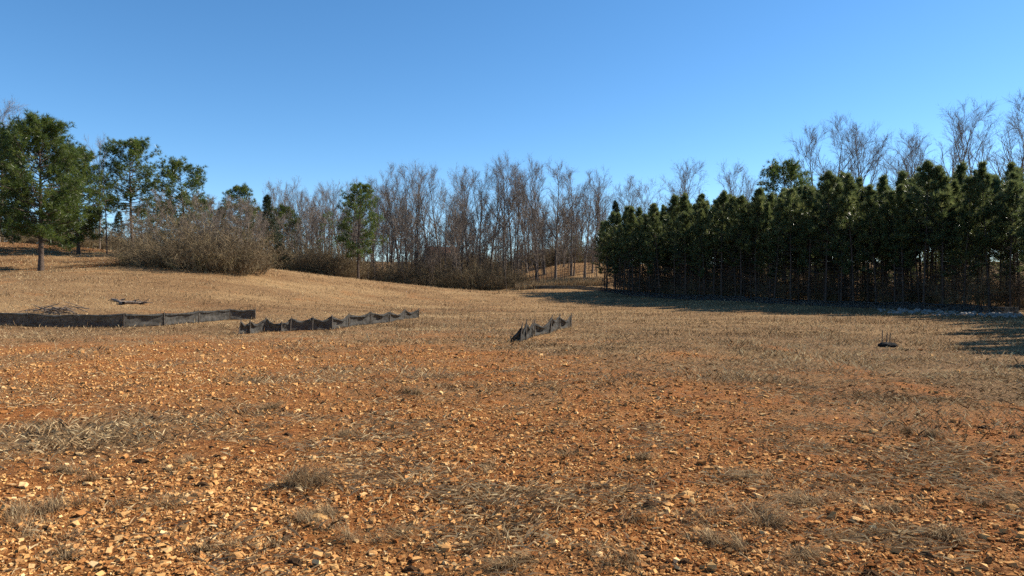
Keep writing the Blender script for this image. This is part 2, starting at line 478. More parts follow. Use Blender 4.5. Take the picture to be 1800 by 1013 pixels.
# ------------------------------------------------------------------ tree building
class MB:
    def __init__(self):
        self.v = []; self.f = []; self.n = 0
    def tube(self, pts, rad, sides):
        pts = [np.asarray(p, float) for p in pts]
        b0 = self.n
        for i, p in enumerate(pts):
            t = pts[min(i + 1, len(pts) - 1)] - pts[max(i - 1, 0)]
            t = t / (np.linalg.norm(t) + 1e-9)
            u = np.cross(t, (0, 0, 1.0) if abs(t[2]) < 0.9 else (1.0, 0, 0)); u /= np.linalg.norm(u)
            w = np.cross(t, u)
            for s in range(sides):
                a = 2 * math.pi * s / sides
                self.v.append(p + rad[i] * (math.cos(a) * u + math.sin(a) * w))
        for i in range(len(pts) - 1):
            for s in range(sides):
                a = b0 + i * sides + s; b = b0 + i * sides + (s + 1) % sides
                self.f += [(a, b, b + sides), (a, b + sides, a + sides)]
        self.n = len(self.v)
    def spike(self, p, q, r):
        p = np.asarray(p, float); q = np.asarray(q, float)
        t = q - p; t = t / (np.linalg.norm(t) + 1e-9)
        u = np.cross(t, (0.3, 0.2, 1.0)); u /= (np.linalg.norm(u) + 1e-9); w = np.cross(t, u)
        b = self.n
        for a in (0, 2.094, 4.189):
            self.v.append(p + r * (math.cos(a) * u + math.sin(a) * w))
        self.v.append(q)
        self.f += [(b, b + 1, b + 3), (b + 1, b + 2, b + 3), (b + 2, b, b + 3)]
        self.n += 4
    def sliver(self, p, q, r, rg):
        t = q - p
        u = np.cross(t, rg.normal(size=3)); u *= r / (np.linalg.norm(u) + 1e-9)
        self.v += [p - u, p + u, q]
        self.f.append((self.n, self.n + 1, self.n + 2)); self.n += 3
    def mesh(self, name, m, smooth=True):
        return mesh_from(name, np.array(self.v), np.array(self.f), m, smooth=smooth)


def unit(v):
    return v / (np.linalg.norm(v) + 1e-9)

def path(r, p, d, length, nseg, wander, up):
    pts = [p]
    for _ in range(nseg):
        d = unit(d + r.normal(0, wander, 3) + np.array([0, 0, up]))
        pts.append(pts[-1] + d * length / nseg)
    return pts, d

def along(pts, t):
    f = t * (len(pts) - 1); i = min(int(f), len(pts) - 2); u = f - i
    return pts[i] * (1 - u) + pts[i + 1] * u, unit(pts[i + 1] - pts[i])

def around(r, d, angle):
    u = unit(np.cross(d, r.normal(size=3)))
    return unit(d * math.cos(angle) + u * math.sin(angle))

M_bark = mat("grey_bark", [(0.3, (0.075, 0.058, 0.045)), (0.7, (0.20, 0.160, 0.128))], noise=6, rough=0.95, spec=0.1)
M_twig = mat("bare_twigs", [(0.3, (0.15, 0.120, 0.095)), (0.7, (0.27, 0.22, 0.175))], noise=1.5, rough=0.9, spec=0.1)
M_pbark = mat("pine_bark", [(0.3, (0.040, 0.030, 0.024)), (0.7, (0.125, 0.092, 0.072))], noise=9, rough=0.95, bump=(0.6, 0.05), spec=0.1)
M_brush = mat("thicket_twigs", [(0.3, (0.11, 0.080, 0.046)), (0.55, (0.20, 0.150, 0.088)), (0.8, (0.20, 0.175, 0.080))], noise=0.8, rough=0.9, spec=0.1)
M_needle = mat("pine_needles", [(0.0, (0.034, 0.055, 0.015)), (0.5, (0.090, 0.130, 0.026)), (1.0, (0.175, 0.200, 0.038))], attr="tint", rough=0.38, transl=0.5, spec=0.6)
M_needle_y = mat("young_pine_needles", [(0.0, (0.038, 0.060, 0.020)), (0.5, (0.105, 0.132, 0.046)), (1.0, (0.23, 0.24, 0.090))], attr="tint", rough=0.36, transl=0.58, spec=0.7)
M_cedar = mat("cedar_foliage", [(0.0, (0.016, 0.026, 0.014)), (1.0, (0.055, 0.075, 0.030))], attr="tint", rough=0.7, transl=0.15)


def bare_tree(seed, Ht=20.0, r0=0.24, clear=0.42, limbs=13, spread=0.55, stems=1):
    r = np.random.default_rng(seed)
    wood, tw = MB(), MB()
    for sidx in range(stems):
        d0 = unit(np.array([0.0, 0, 1]) + r.normal(0, 0.04 if stems == 1 else 0.16, 3) * np.array([1, 1, 0]))
        hh = Ht * (1 if sidx == 0 else r.uniform(0.75, 0.95))
        rr0 = r0 * (1 if stems == 1 else 0.75)
        p0 = np.array([0, 0, -0.3]) if stems == 1 else np.array([r.normal(0, 0.3), r.normal(0, 0.3), -0.3])
        tp, _ = path(r, p0, d0, hh * 0.93, 9, 0.045, 0.03)
        wood.tube(tp, [rr0 * 1.35] + [rr0 * (1 - 0.93 * (k / 9.0) ** 1.1) for k in range(1, 10)], 7)
        for i in range(limbs):
            t = clear + (0.97 - clear) * ((i + r.random()) / limbs)
            p, d = along(tp, t)
            L1 = hh * (0.40 * (1 - t) + 0.15) * r.uniform(0.75, 1.25)
            d1 = around(r, d, r.uniform(0.45, 0.95) * (spread + 0.4))
            pts, _ = path(r, p, d1, L1, 6, 0.11, 0.075)
            rb = max(0.026, rr0 * (1 - t) * 0.74)
            wood.tube(pts, [rb * (1 - 0.85 * k / 6) for k in range(7)], 4)
            for j in range(10):
                t2 = 0.18 + 0.82 * (j + r.random()) / 10
                p2, dd2 = along(pts, min(t2, 0.99))
                L2 = L1 * r.uniform(0.24, 0.46) * (1.15 - 0.5 * t2)
                pts2, _ = path(r, p2, around(r, dd2, r.uniform(0.35, 0.75)), L2, 3, 0.14, 0.07)
                wood.tube(pts2, [rb * 0.38, rb * 0.28, rb * 0.19, 0.008], 3)
                for k in range(6):
                    p3, d3 = along(pts2, min(0.15 + 0.85 * (k + r.random()) / 8, 0.99))
                    L3 = r.uniform(0.6, 1.3) * Ht / 20
                    q = p3 + unit(around(r, d3, r.uniform(0.3, 0.7)) + np.array([0, 0, 0.2])) * L3
                    tw.sliver(p3, q, 0.0125, r)
                    for _ in range(4):
                        u = r.uniform(0.2, 0.95); p4 = p3 * (1 - u) + q * u
                        tw.sliver(p4, p4 + around(r, unit(q - p3), r.uniform(0.35, 0.75)) * L3 * r.uniform(0.4, 0.75), 0.008, r)
    return wood.mesh("trunk", M_bark), tw.mesh("crown", M_twig, smooth=False)


def clump_mesh(C, D, S, T, K, r, name, m, width=0.040, cone=0.95):
    """needle sprays: K thin triangles fanning from each clump centre"""
    n = len(C)
    C = np.repeat(C, K, 0); D = np.repeat(D, K, 0); S = np.repeat(S, K); T = np.repeat(T, K)
    d = D * 0.75 + r.normal(0, cone * 0.62, (n * K, 3)); d /= np.linalg.norm(d, axis=1)[:, None]
    side = np.cross(d, r.normal(size=(n * K, 3))); side /= np.linalg.norm(side, axis=1)[:, None] + 1e-9
    L = (S * r.uniform(0.65, 1.1, n * K))[:, None]
    w = side * (S * width)[:, None]
    st = C + d * L * 0.1
    P = np.stack([st - w, st + w, C + d * L], 1)
    Fc = np.arange(n * K)[:, None] * 3 + np.array([0, 1, 2])
    tt = np.clip(T + r.normal(0, 0.12, n * K), 0, 1)
    return mesh_from(name, P.reshape(-1, 3), Fc, m, tint=np.repeat(tt, 3))


def pine(seed, Ht, r0, clear, width, nb, m, K=12, cone=0.95, csize=0.42, profile=0, dead=6, per=9, bare_low=0.0):
    r = np.random.default_rng(seed)
    wood = MB()
    tp, _ = path(r, np.array([0, 0, -0.3]), np.array([0, 0, 1.0]), Ht + 0.1, 10, 0.022, 0.05)
    wood.tube(tp, [r0 * 1.25] + [r0 * (1 - 0.94 * k / 10) for k in range(1, 11)], 8)
    C, D, S, T = [], [], [], []
    def put(p, d, s):
        C.append(p); D.append(d); S.append(s); T.append(np.clip(r.normal(0.48, 0.2), 0, 1))
    az = r.uniform(0, 6.28)
    for i in range(nb):
        t = clear + (0.985 - clear) * (i + r.random() * 0.8) / nb
        u = (t - clear) / (1 - clear)
        p, _d = along(tp, t)
        az += 2.4 + r.normal(0, 0.35)
        if profile == 0:      # broad round-topped crown
            L = width * (math.sin(math.pi * min(0.18 + 0.80 * u, 1)) ** 0.6) * r.uniform(0.7, 1.12)
            el = -0.10 + 0.85 * u
        elif profile == 1:    # narrow young plantation pine with upswept tip
            L = width * (0.03 + 1.0 * (1 - u) ** 0.75 * min(1, 0.55 + u * 2)) * r.uniform(0.7, 1.15)
            el = 0.20 + 1.0 * u
        else:                 # cone of a cedar
            L = width * (1.05 - u) * r.uniform(0.8, 1.1)
            el = 0.1 + 0.5 * u
        d = np.array([math.cos(az) * math.cos(el), math.sin(az) * math.cos(el), math.sin(el)])
        pts, de = path(r, p, d, L, 5, 0.12, 0.05)
        rb = max(0.012, r0 * 0.30 * (1 - 0.7 * u) * (L / width + 0.25))
        wood.tube(pts, [rb * (1 - 0.8 * k / 5) for k in range(6)], 4)
        if profile == 1:
            for j in range(per):
                q, dq = along(pts, min(0.28 + 0.72 * (j + r.random()) / per, 0.995))
                put(q + r.normal(0, 0.05, 3), unit(dq + np.array([0, 0, 0.55]) + r.normal(0, 0.25, 3)), csize * r.uniform(0.75, 1.15))
            for j in range(3):
                q, dq = along(pts, r.uniform(0.35, 0.85))
                ds = unit(around(r, dq, r.uniform(0.5, 0.9)) + np.array([0, 0, 0.3])); e = q + ds * L * r.uniform(0.2, 0.4)
                wood.spike(q, e, max(0.005, rb * 0.2))
                put(e, unit(ds + np.array([0, 0, 0.6])), csize); put((q + e) / 2, unit(ds + np.array([0, 0, 0.6])), csize * 0.9)
        for j in range(per if profile != 1 else 0):
            t2 = 0.30 + 0.70 * (j + r.random()) / per
            q, dq = along(pts, min(t2, 0.995))
            sl = L * 0.34 * r.uniform(0.3, 1.0) * (1.15 - 0.6 * t2) + 0.1
            ds = unit(around(r, dq, r.uniform(0.5, 1.1)) + np.array([0, 0, 0.25]))
            e = q + ds * sl
            wood.spike(q, e, max(0.006, rb * 0.22))
            put(e, unit(ds + np.array([0, 0, 0.35])), csize * r.uniform(0.75, 1.2))
            if sl > 0.5:
                put(q + ds * sl * 0.55 + r.normal(0, 0.08, 3), unit(ds + np.array([0, 0, 0.5])), csize * r.uniform(0.7, 1.1))
        put(pts[-1], unit(de + np.array([0, 0, 0.4])), csize * 1.1)
    for j in range(5):
        put(tp[-1] - np.array([0, 0, 0.18 * j]) + r.normal(0, 0.04, 3), np.array([0, 0, 1.0]), csize * (1.0 + 0.1 * (j == 0)))
    for j in range(dead):                                   # dead snags below the crown
        t = r.uniform(0.10 + bare_low, clear + 0.05); p, _ = along(tp, t)
        a = r.uniform(0, 6.28); L = width * r.uniform(0.25, 0.75)
        pts, _ = path(r, p, unit(np.array([math.cos(a), math.sin(a), r.uniform(-0.2, 0.35)])), L, 3, 0.15, 0.0)
        wood.tube(pts, [0.018, 0.013, 0.009, 0.004], 3)
        for k in range(3):
            q, dq = along(pts, r.uniform(0.3, 0.95))
            wood.spike(q, q + around(r, dq, 0.7) * L * 0.3, 0.007)
    crown = clump_mesh(np.array(C), np.array(D), np.array(S), np.array(T), K, r, "crown", m, cone=cone)
    return wood.mesh("trunk", M_pbark), crown


def shrub(seed, Ht=3.6, Wd=2.4, stems=95, m=None):
    r = np.random.default_rng(seed)
    mb = MB()
    for i in range(stems):
        a = r.uniform(0, 6.28); rr = Wd * 0.75 * math.sqrt(r.random())
        p = np.array([rr * math.cos(a), rr * math.sin(a), -0.15])
        h = Ht * (r.uniform(0.5, 0.95) + (0.3 if r.random() < 0.12 else 0)) * (1 - 0.45 * (rr / Wd) ** 2)
        d = unit(np.array([math.cos(a) * rr / Wd * 0.9, math.sin(a) * rr / Wd * 0.9, 1.0]) + r.normal(0, 0.16, 3))
        pts, _ = path(r, p, d, h * 1.1, 5, 0.16, -0.05)
        mb.tube(pts, [0.026, 0.021, 0.016, 0.012, 0.008, 0.004], 3)
        for j in range(9):
            q, dq = along(pts, 0.12 + 0.87 * (j + r.random()) / 9.01)
            L = h * r.uniform(0.16, 0.36)
            e = q + unit(around(r, dq, r.uniform(0.4, 1.1)) + np.array([0, 0, -0.05])) * L
            mb.sliver(q, e, 0.015, r)
            for k in range(8):
                u = r.uniform(0.2, 1.0); s = q * (1 - u) + e * u
                mb.sliver(s, s + around(r, unit(e - q), r.uniform(0.4, 1.2)) * L * r.uniform(0.35, 0.85), 0.010, r)
    return mb.mesh("branches", m or M_brush, smooth=False)


def plant(name, parts, X, Y, label, cat, group=None, scale=1.0, rz=None, sxy=1.0, sink=0.0):
    root = bpy.data.objects.new(name, None)
    root.empty_display_size = 0.3
    COL.objects.link(root)
    root.location = (X, Y, H(X, Y) - sink)
    root.rotation_euler = (0, 0, random.uniform(0, 6.28) if rz is None else rz)
    root.scale = (scale * sxy, scale * sxy, scale)
    tag(root, label, cat, group)
    for me in parts:
        link(me.name.split(".")[0], me, root)
    return root

def tree_to(name, parts, tmpl_h, x, d, ytop, label, cat, group=None, rz=None, wide=1.0):
    """stand a tree at picture column x, distance d, tall enough to reach row ytop"""
    X = px(x, d); z0 = H(X, d)
    s = ((506.5 - ytop) * d / F + CAMZ - z0) / tmpl_h
    return plant(name, parts, X, d, label, cat, group, scale=s, rz=rz, sxy=wide)

# ------------------------------------------------------------------ pines and thicket on the slope
P_big = pine(11, 14.0, 0.26, 0.22, 4.6, 112, M_needle, K=22, csize=0.52, per=17, dead=3)
P_big2 = pine(12, 14.0, 0.24, 0.14, 4.5, 120, M_needle, K=22, csize=0.52, per=16, dead=4)
P_open = pine(13, 14.0, 0.22, 0.38, 4.2, 66, M_needle, K=22, csize=0.52, per=15, dead=9, bare_low=0.15)
P_open2 = pine(14, 13.0, 0.20, 0.36, 4.0, 60, M_needle, K=22, csize=0.52, per=15, dead=9, bare_low=0.15)
P_mid = pine(15, 12.0, 0.17, 0.26, 2.9, 60, M_needle, K=22, csize=0.50, per=14, dead=7)
P_slim = pine(16, 12.0, 0.15, 0.45, 1.9, 20, M_needle, K=11, csize=0.42, per=7, dead=16)
P_cedar = pine(17, 9.0, 0.15, 0.06, 2.1, 90, M_cedar, K=14, csize=0.38, profile=2, per=13, dead=0)

tree_to("pine_tree", P_big, 14.0, 72, 64, 216, "large full pine standing alone on the grassy slope, thick straight trunk bare at the base", "pine tree", rz=0.4)
tree_to("pine_tree", P_big2, 14.0, 138, 79, 268, "dense pine just behind the lone pine, crown low to the slope", "pine tree", rz=2.0)
tree_to("pine_tree", P_big2, 14.0, -8, 78, 236, "broad pine at the top of the slope beside the bare hilltop tree", "pine tree", rz=4.1)
tree_to("pine_tree", P_mid, 12.0, 22, 92, 330, "smaller pine on the hilltop behind the lone pine", "pine tree", rz=1.0)
tree_to("pine_tree", P_slim, 12.0, 188, 78, 300, "thin pine with a sparse crown and long bare dark trunk beside the thicket", "pine tree", rz=1.4, wide=0.8)
tree_to("pine_tree", P_open, 14.0, 234, 84, 254, "tall open-crowned pine rising behind the thicket, sky between its limbs", "pine tree", rz=5.0)
tree_to("pine_tree", P_open2, 13.0, 327, 82, 292, "round-topped pine above the middle of the thicket", "pine tree", rz=0.9)
tree_to("pine_tree", P_mid, 12.0, 422, 88, 330, "dark pine top half hidden by grey saplings at the thicket end", "pine tree", rz=2.7)
tree_to("cedar_tree", P_cedar, 9.0, 474, 86, 343, "dense dark cedar where the thicket meets the wood", "cedar tree", rz=0.0)
tree_to("pine_tree", P_mid, 12.0, 100, 104, 352, "distant pine showing under the crown of the lone pine", "pine tree", rz=3.3)
P_edge = pine(18, 14.0, 0.19, 0.26, 3.7, 52, M_needle, K=22, csize=0.52, per=15, dead=10)
tree_to("pine_tree", P_edge, 14.0, 630, 88, 328, "solitary green pine at the edge of the bare wood, sunlit down one side", "pine tree", rz=5.6)
tree_to("pine_tree", P_slim, 12.0, 578, 92, 372, "short dark pine reaching out beside the solitary green pine", "pine tree", rz=0.2, wide=1.1)

for x, d, yt, tm, th in [(-30, 104, 360, P_mid, 12.0), (48, 112, 386, P_cedar, 9.0), (70, 118, 372, P_mid, 12.0), (118, 108, 378, P_mid, 12.0), (160, 112, 366, P_mid, 12.0),
                         (205, 108, 372, P_cedar, 9.0), (250, 112, 368, P_mid, 12.0), (288, 108, 356, P_mid, 12.0), (352, 106, 352, P_mid, 12.0), (384, 104, 362, P_cedar, 9.0), (448, 112, 368, P_mid, 12.0), (500, 116, 366, P_mid, 12.0)]:
    tree_to("pine_tree" if tm is P_mid else "cedar_tree", tm, th, x, d, yt, "low dark evergreen in the belt of trees along the far side of the hill", "evergreen", "evergreens along the far side of the hill", wide=1.25)
B = [bare_tree(31, clear=0.40), bare_tree(32, clear=0.48, spread=0.45), bare_tree(33, clear=0.36, limbs=15, spread=0.6),
     bare_tree(34, clear=0.5, limbs=11, spread=0.4), bare_tree(35, clear=0.42, spread=0.5), bare_tree(36, stems=3, clear=0.45, limbs=8)]
SAP = [bare_tree(41, Ht=9, r0=0.06, clear=0.22, limbs=9, spread=0.35), bare_tree(42, Ht=9, r0=0.055, clear=0.28, limbs=8, spread=0.3)]
M_pale = mat("pale_sapling_bark", [(0.3, (0.15, 0.115, 0.085)), (0.7, (0.28, 0.22, 0.17))], noise=5, rough=0.9, spec=0.1)
SAPP = []
for a_, b_ in SAP:
    a2 = a_.copy(); a2.name = "trunk"; a2.materials[0] = M_pale
    SAPP.append((a2, b_))

SH = [shrub(51), shrub(52, 3.3, 2.7, 105), shrub(53, 4.0, 2.2, 90)]
G_th = "leafless shrubs massed in the thicket on the slope"
for x, d, s, w in [(236, 65, 0.62, 1.1), (262, 68, 0.95, 1.1), (292, 64, 0.85, 1.15), (322, 66, 1.12, 1.0), (350, 63, 1.08, 1.05), (378, 66, 1.2, 1.0),
                   (405, 64, 1.05, 1.0), (432, 66, 0.98, 0.95), (446, 69, 0.62, 1.0), (305, 71, 1.25, 1.0), (362, 72, 1.3, 1.0), (410, 72, 1.2, 1.0)]:
    plant("shrub", [SH[int(x) % 3]], px(x, d), d, "rounded tangled brown leafless shrub in the thicket on the grassy slope", "shrub", G_th, scale=s, sxy=w)
for x in range(-30, 260, 17):
    d = random.uniform(96, 108)
    plant("shrub", [SH[x % 3]], px(x, d), d, "low bare brush along the top of the hill behind the pines", "shrub", "brush along the hilltop", scale=random.uniform(0.6, 1.1))
G_sp = "bare saplings growing out of the thicket"
for x, d, yt in [(275, 74, 330), (300, 70, 352), (335, 70, 362), (352, 66, 372), (368, 70, 345), (385, 68, 352), (398, 66, 362), (414, 66, 345), (428, 65, 352), (440, 68, 362), (452, 70, 372), (345, 76, 335), (232, 68, 372), (250, 70, 358), (262, 66, 385), (288, 66, 375), (312, 66, 380), (326, 64, 388), (375, 64, 378), (405, 70, 340), (436, 72, 350), (460, 72, 385)]:
    tree_to("bare_sapling", SAPP[int(x) % 2], 9.0, x, d, yt, "slender pale bare sapling standing up out of the slope thicket", "sapling", G_sp)

# ------------------------------------------------------------------ bare wood across the back of the field
main = [(686, 116, 318, 1), (703, 120, 300, 0), (719, 112, 296, 4), (734, 114, 298, 3), (757, 122, 305, 1), (775, 126, 306, 0), (812, 118, 305, 2),
        (828, 116, 308, 1), (844, 114, 300, 3), (861, 117, 290, 0), (886, 115, 288, 4), (900, 119, 292, 1), (911, 123, 296, 3), (926, 126, 300, 2),
        (943, 113, 296, 1), (957, 121, 294, 0), (1004, 116, 300, 4), (1028, 112, 308, 0), (1041, 117, 312, 1), (1054, 122, 322, 3)]
for x, d, yt, k in main:
    tree_to("bare_tree", B[k], 20.0, x, d, yt, "tall bare grey tree in the leafless wood behind the field", "tree", "tall bare trees in the wood behind the field", wide=0.92)
tree_to("bare_tree", B[5], 20.0, 793, 104, 312, "bare tree with several dark stems splayed from one base at the wood edge", "tree")
tree_to("bare_tree", B[2], 20.0, 976, 108, 284, "tallest bare tree at the field corner, thick straight trunk on the leafy bank", "tree")
for k in range(52):                                        # further back, thinner
    x = 470 + (k * 37.7) % 235 if k % 2 else 690 + (k * 53.1) % 385
    yt = random.uniform(322, 350) if x < 690 else random.uniform(335, 400)
    d = random.uniform(110, 150)
    tree_to("bare_tree", B[k % 5], 20.0, x, d, yt, "slim bare tree deeper in the leafless wood", "tree", "bare trees deeper in the wood", wide=0.85)
for k in range(110):
    x = 480 + (k * 47.3) % 575
    d = random.uniform(100, 122)
    tree_to("bare_sapling", SAP[k % 2], 9.0, x, d, random.uniform(360, 425), "thin dark bare sapling in the understory of the wood", "sapling", "saplings under the bare wood")
SH2 = [shrub(61, 4.4, 2.6, 95), shrub(62, 4.0, 3.0, 100)]
for k in range(64):
    x = 478 + (k * 6.8) + random.uniform(-8, 8)
    d = random.uniform(88, 101) if x < 600 else random.uniform(101, 118)
    s = random.choice((0.4, 0.6, 0.8, 1.0, 1.1)) * random.uniform(0.85, 1.15)
    plant("shrub", [SH2[k % 2]], px(x, d), d, "leafless undergrowth shrub along the foot of the bare wood", "shrub", "undergrowth shrubs at the foot of the wood", scale=s)
M_olive = mat("olive_leaves", [(0.0, (0.05, 0.05, 0.015)), (1.0, (0.17, 0.16, 0.05))], attr="tint", rough=0.7, transl=0.2)
ev = pine(71, 4.0, 0.07, 0.08, 2.2, 40, M_olive, K=10, csize=0.36, profile=0, per=9, dead=0)
plant("evergreen_bush", list(ev), px(1008, 132), 132, "olive green leafy bush on the bank under the bare trees", "bush", scale=1.15)

# fallen needles and leaves under the slope pines and on the wooded bank
M_litter = mat("fallen_needles", [(0.0, (0.07, 0.028, 0.012)), (0.5, (0.20, 0.085, 0.034)), (1.0, (0.34, 0.17, 0.075))], attr="tint", rough=0.95, spec=0.05)
fx = np.concatenate([px(rng.uniform(-60, 225, 26000), 1.0), px(rng.uniform(930, 1075, 16000), 1.0)])
fd = np.concatenate([rng.uniform(64, 96, 26000), rng.uniform(103, 135, 16000)])
kp = rng.random(len(fx)) < np.clip((fbm(fx * 9, fd * 0.25, 150) - 0.3) * 4, 0, 1)
fx, fd = (fx * fd)[kp], fd[kp]
lit = link("leaf_litter", blades(fx, fd, Hs(fx, fd) + 0.02, rng.uniform(0.01, 0.06, len(fx)), rng.uniform(0.03, 0.09, len(fx)), rng.uniform(0.05, 0.22, len(fx)), rng.random(len(fx)), "leaf_litter", M_litter))
tag(lit, "reddish brown fallen needles and leaves under the trees", "leaf litter", kind="stuff")

for k in range(16):
    x = random.uniform(925, 1075); d = random.uniform(124, 168)
    tree_to("bare_tree", B[k % 5], 20.0, x, d, random.uniform(330, 400), "bare tree on the leafy bank beyond the corner of the field", "tree", "bare trees on the bank beyond the field corner", wide=0.85)
for k in range(40):
    x = random.uniform(690, 1075); d = random.uniform(132, 185)
    plant("shrub", [SH2[k % 2]], px(x, d), d, "bare brush on the rising ground beyond the wood", "shrub", "brush on the rise beyond the wood", scale=random.uniform(0.7, 1.3))

# tall tan grass at the corner, as stuff
tx = rng.uniform(px(905, 101), px(1062, 101), 5200); ty = rng.uniform(97.5, 103.5, 5200)
tall = link("tall_grass", blades(tx, ty, Hs(tx, ty), rng.uniform(0.4, 1.0, 5200), np.full(5200, 0.05), rng.uniform(0.05, 0.3, 5200),
            np.clip(rng.normal(0.62, 0.15, 5200), 0, 1), "tall_grass"))
tag(tall, "taller tan grass standing at the corner of the field", "grass", kind="stuff")

# ------------------------------------------------------------------ pine plantation along the right side
YP = [pine(80 + k, 9.6, 0.085, (0.26, 0.40, 0.47, 0.33, 0.50, 0.42)[k], (2.0, 1.8, 2.3, 1.7, 2.4, 2.0)[k], 46, M_needle_y, K=18, cone=0.55, csize=0.40, profile=1, per=8, dead=60) for k in range(6)]
edge = [(1058, 90), (1100, 80), (1160, 73.5), (1300, 63.5), (1500, 54.5), (1700, 48.5), (1800, 45.5)]
line = [np.array([px(x, d), d]) for x, d in edge] + [np.array([31.5, 38]), np.array([28.0, 31]), np.array([25.2, 24]), np.array([22.5, 15])]
seg = [np.linalg.norm(line[i + 1] - line[i]) for i in range(len(line) - 1)]
tot = sum(seg)
def on_line(s):
    for i, L in enumerate(seg):
        if s <= L or i == len(seg) - 1:
            u = s / L; p = line[i] * (1 - u) + line[i + 1] * u
            t = (line[i + 1] - line[i]) / L
            return p, np.array([-t[1], t[0]])
        s -= L
n_pl = 0
for row in range(6):
    s = random.uniform(0, 1)
    while s < tot:
        p, nrm = on_line(s)
        if row > 1 and p[1] < 38:
            break
        q = p + nrm * (row * 1.9 + random.uniform(-0.45, 0.45))
        fs = 0.84 + 0.16 * min(1, s / 12.0)
        if p[1] < 42:
            lab = "young pine edging the field where the plantation curves round, its shadow on the grass"; grp = "pines where the plantation curves round the field"
        elif row > 1:
            lab = "slim young pine inside the dense plantation, behind its outer rows"; grp = "inner pines of the plantation"
        elif s < 12:
            lab = "shorter young pine at the plantation corner nearest the bare wood"; grp = "pines at the plantation corner"
        elif p[0] > px(1545, 51) :
            lab = "slim young pine in the outer rows just behind the grey riprap rocks"; grp = "outer plantation pines behind the riprap"
        else:
            lab = "slim young pine in the outer rows just behind the low black silt fence"; grp = "outer plantation pines behind the silt fence"
        plant("pine_tree", list(YP[n_pl % 6]), q[0], q[1], lab, "pine tree", grp, scale=fs * random.uniform(0.86, 1.09) * (0.88 if 30 < p[1] < 47 else 1.0))
        n_pl += 1
        s += random.uniform(0.9, 1.6) if row < 2 else random.uniform(1.3, 2.2)

def merged(name, meshes, places, label, cat):
    """many far copies that read as one mass: one mesh"""
    for part, m_ in ((0, None), (1, None)):
        Vs, Fs, Ts, off = [], [], [], 0
        for k, (X, Y, sc) in enumerate(places):
            me = meshes[k % len(meshes)][part]
            v = np.empty(len(me.vertices) * 3, dtype=np.float32); me.vertices.foreach_get("co", v); v = v.reshape(-1, 3)
            f = np.empty(len(me.loops), dtype=np.int32); me.loops.foreach_get("vertex_index", f); f = f.reshape(-1, 3)
            a = random.uniform(0, 6.28); c, s_ = math.cos(a), math.sin(a)
            Vs.append(np.stack([(v[:, 0] * c - v[:, 1] * s_) * sc + X, (v[:, 0] * s_ + v[:, 1] * c) * sc + Y, v[:, 2] * sc + H(X, Y)], 1))
            if "tint" in me.attributes:
                t = np.empty(len(v), dtype=np.float32); me.attributes["tint"].data.foreach_get("value", t); Ts.append(t)
            Fs.append(f + off); off += len(v)
        o = link(name, mesh_from(name, np.vstack(Vs), np.vstack(Fs), meshes[0][part].materials[0], tint=np.concatenate(Ts) if Ts else None))
        if part == 0:
            top = o; tag(o, label, cat, kind="stuff")
        else:
            o.name = "foliage"; o.parent = top; tag(o, kind="stuff")

FP = [pine(180 + k, 8.6, 0.085, 0.10, 1.6, 26, M_needle_y, K=7, csize=0.5, profile=1, per=4, dead=12) for k in range(2)]
spots_ = []
for row in range(5):
    s = random.uniform(0, 2)
    while s < sum(seg[:6]) + 6:
        p, nrm = on_line(s)
        q = p + nrm * (12 + row * 3.0 + random.uniform(-1, 1))
        spots_.append((q[0], q[1], random.uniform(0.85, 1.08)))
        s += random.uniform(1.8, 3.4)
merged("plantation_interior", FP, spots_, "deep dark interior of the pine plantation behind its countable rows", "forest")
FB = [bare_tree(231, clear=0.14, limbs=6), bare_tree(232, clear=0.18, limbs=6)]
spots_ = []
for k in range(100):
    d = random.uniform(140, 200); x = random.uniform(430, 1180)
    spots_.append((px(x, d), d, random.uniform(0.4, 0.75)))
merged("far_woodland", FB, spots_, "hazy brown mass of far leafless trees behind the wood", "forest")
for k in range(42):                                        # brush under the plantation
    p, nrm = on_line(1 + k * 1.3)
    q = p + nrm * random.uniform(1.5, 11)
    plant("shrub", [SH[k % 3]], q[0], q[1], "low bare brush growing among the plantation pine trunks", "shrub", "brush among the plantation trunks", scale=random.uniform(0.4, 0.9))
for x, d, yt, k in [(1092, 118, 325, 1), (1118, 122, 318, 0), (1140, 116, 322, 3), (1195, 108, 290, 2), (1225, 112, 300, 0), (1282, 104, 290, 4), (1310, 108, 318, 1),
                    (1440, 88, 232, 2), (1470, 92, 222, 0), (1505, 86, 218, 4), (1540, 90, 245, 1), (1605, 84, 238, 3), (1628, 88, 250, 0),
                    (1672, 78, 195, 2), (1735, 84, 215, 1), (1772, 76, 188, 0), (1806, 82, 205, 4), (1575, 92, 262, 3)]:
    tree_to("bare_tree", B[k], 20.0, x, d, yt, "bare spreading tree rising above the plantation pine tops", "tree", "bare trees standing behind the plantation")
tree_to("pine_tree", P_open, 14.0, 1388, 80, 292, "older dark pine lifting its open crown over the plantation tops", "pine tree", rz=2.2, wide=0.9)
tree_to("cedar_tree", P_cedar, 9.0, 1086, 104, 352, "pointed dark cedar behind the corner of the plantation", "cedar tree", wide=0.8)
tree_to("bare_tree", B[4], 20.0, -4, 90, 178, "bare tree top showing above the pines on the hilltop", "tree")
tree_to("bare_tree", B[3], 20.0, 175, 98, 246, "bare tree rising between the dense pine and the open-crowned pine", "tree", wide=0.6)

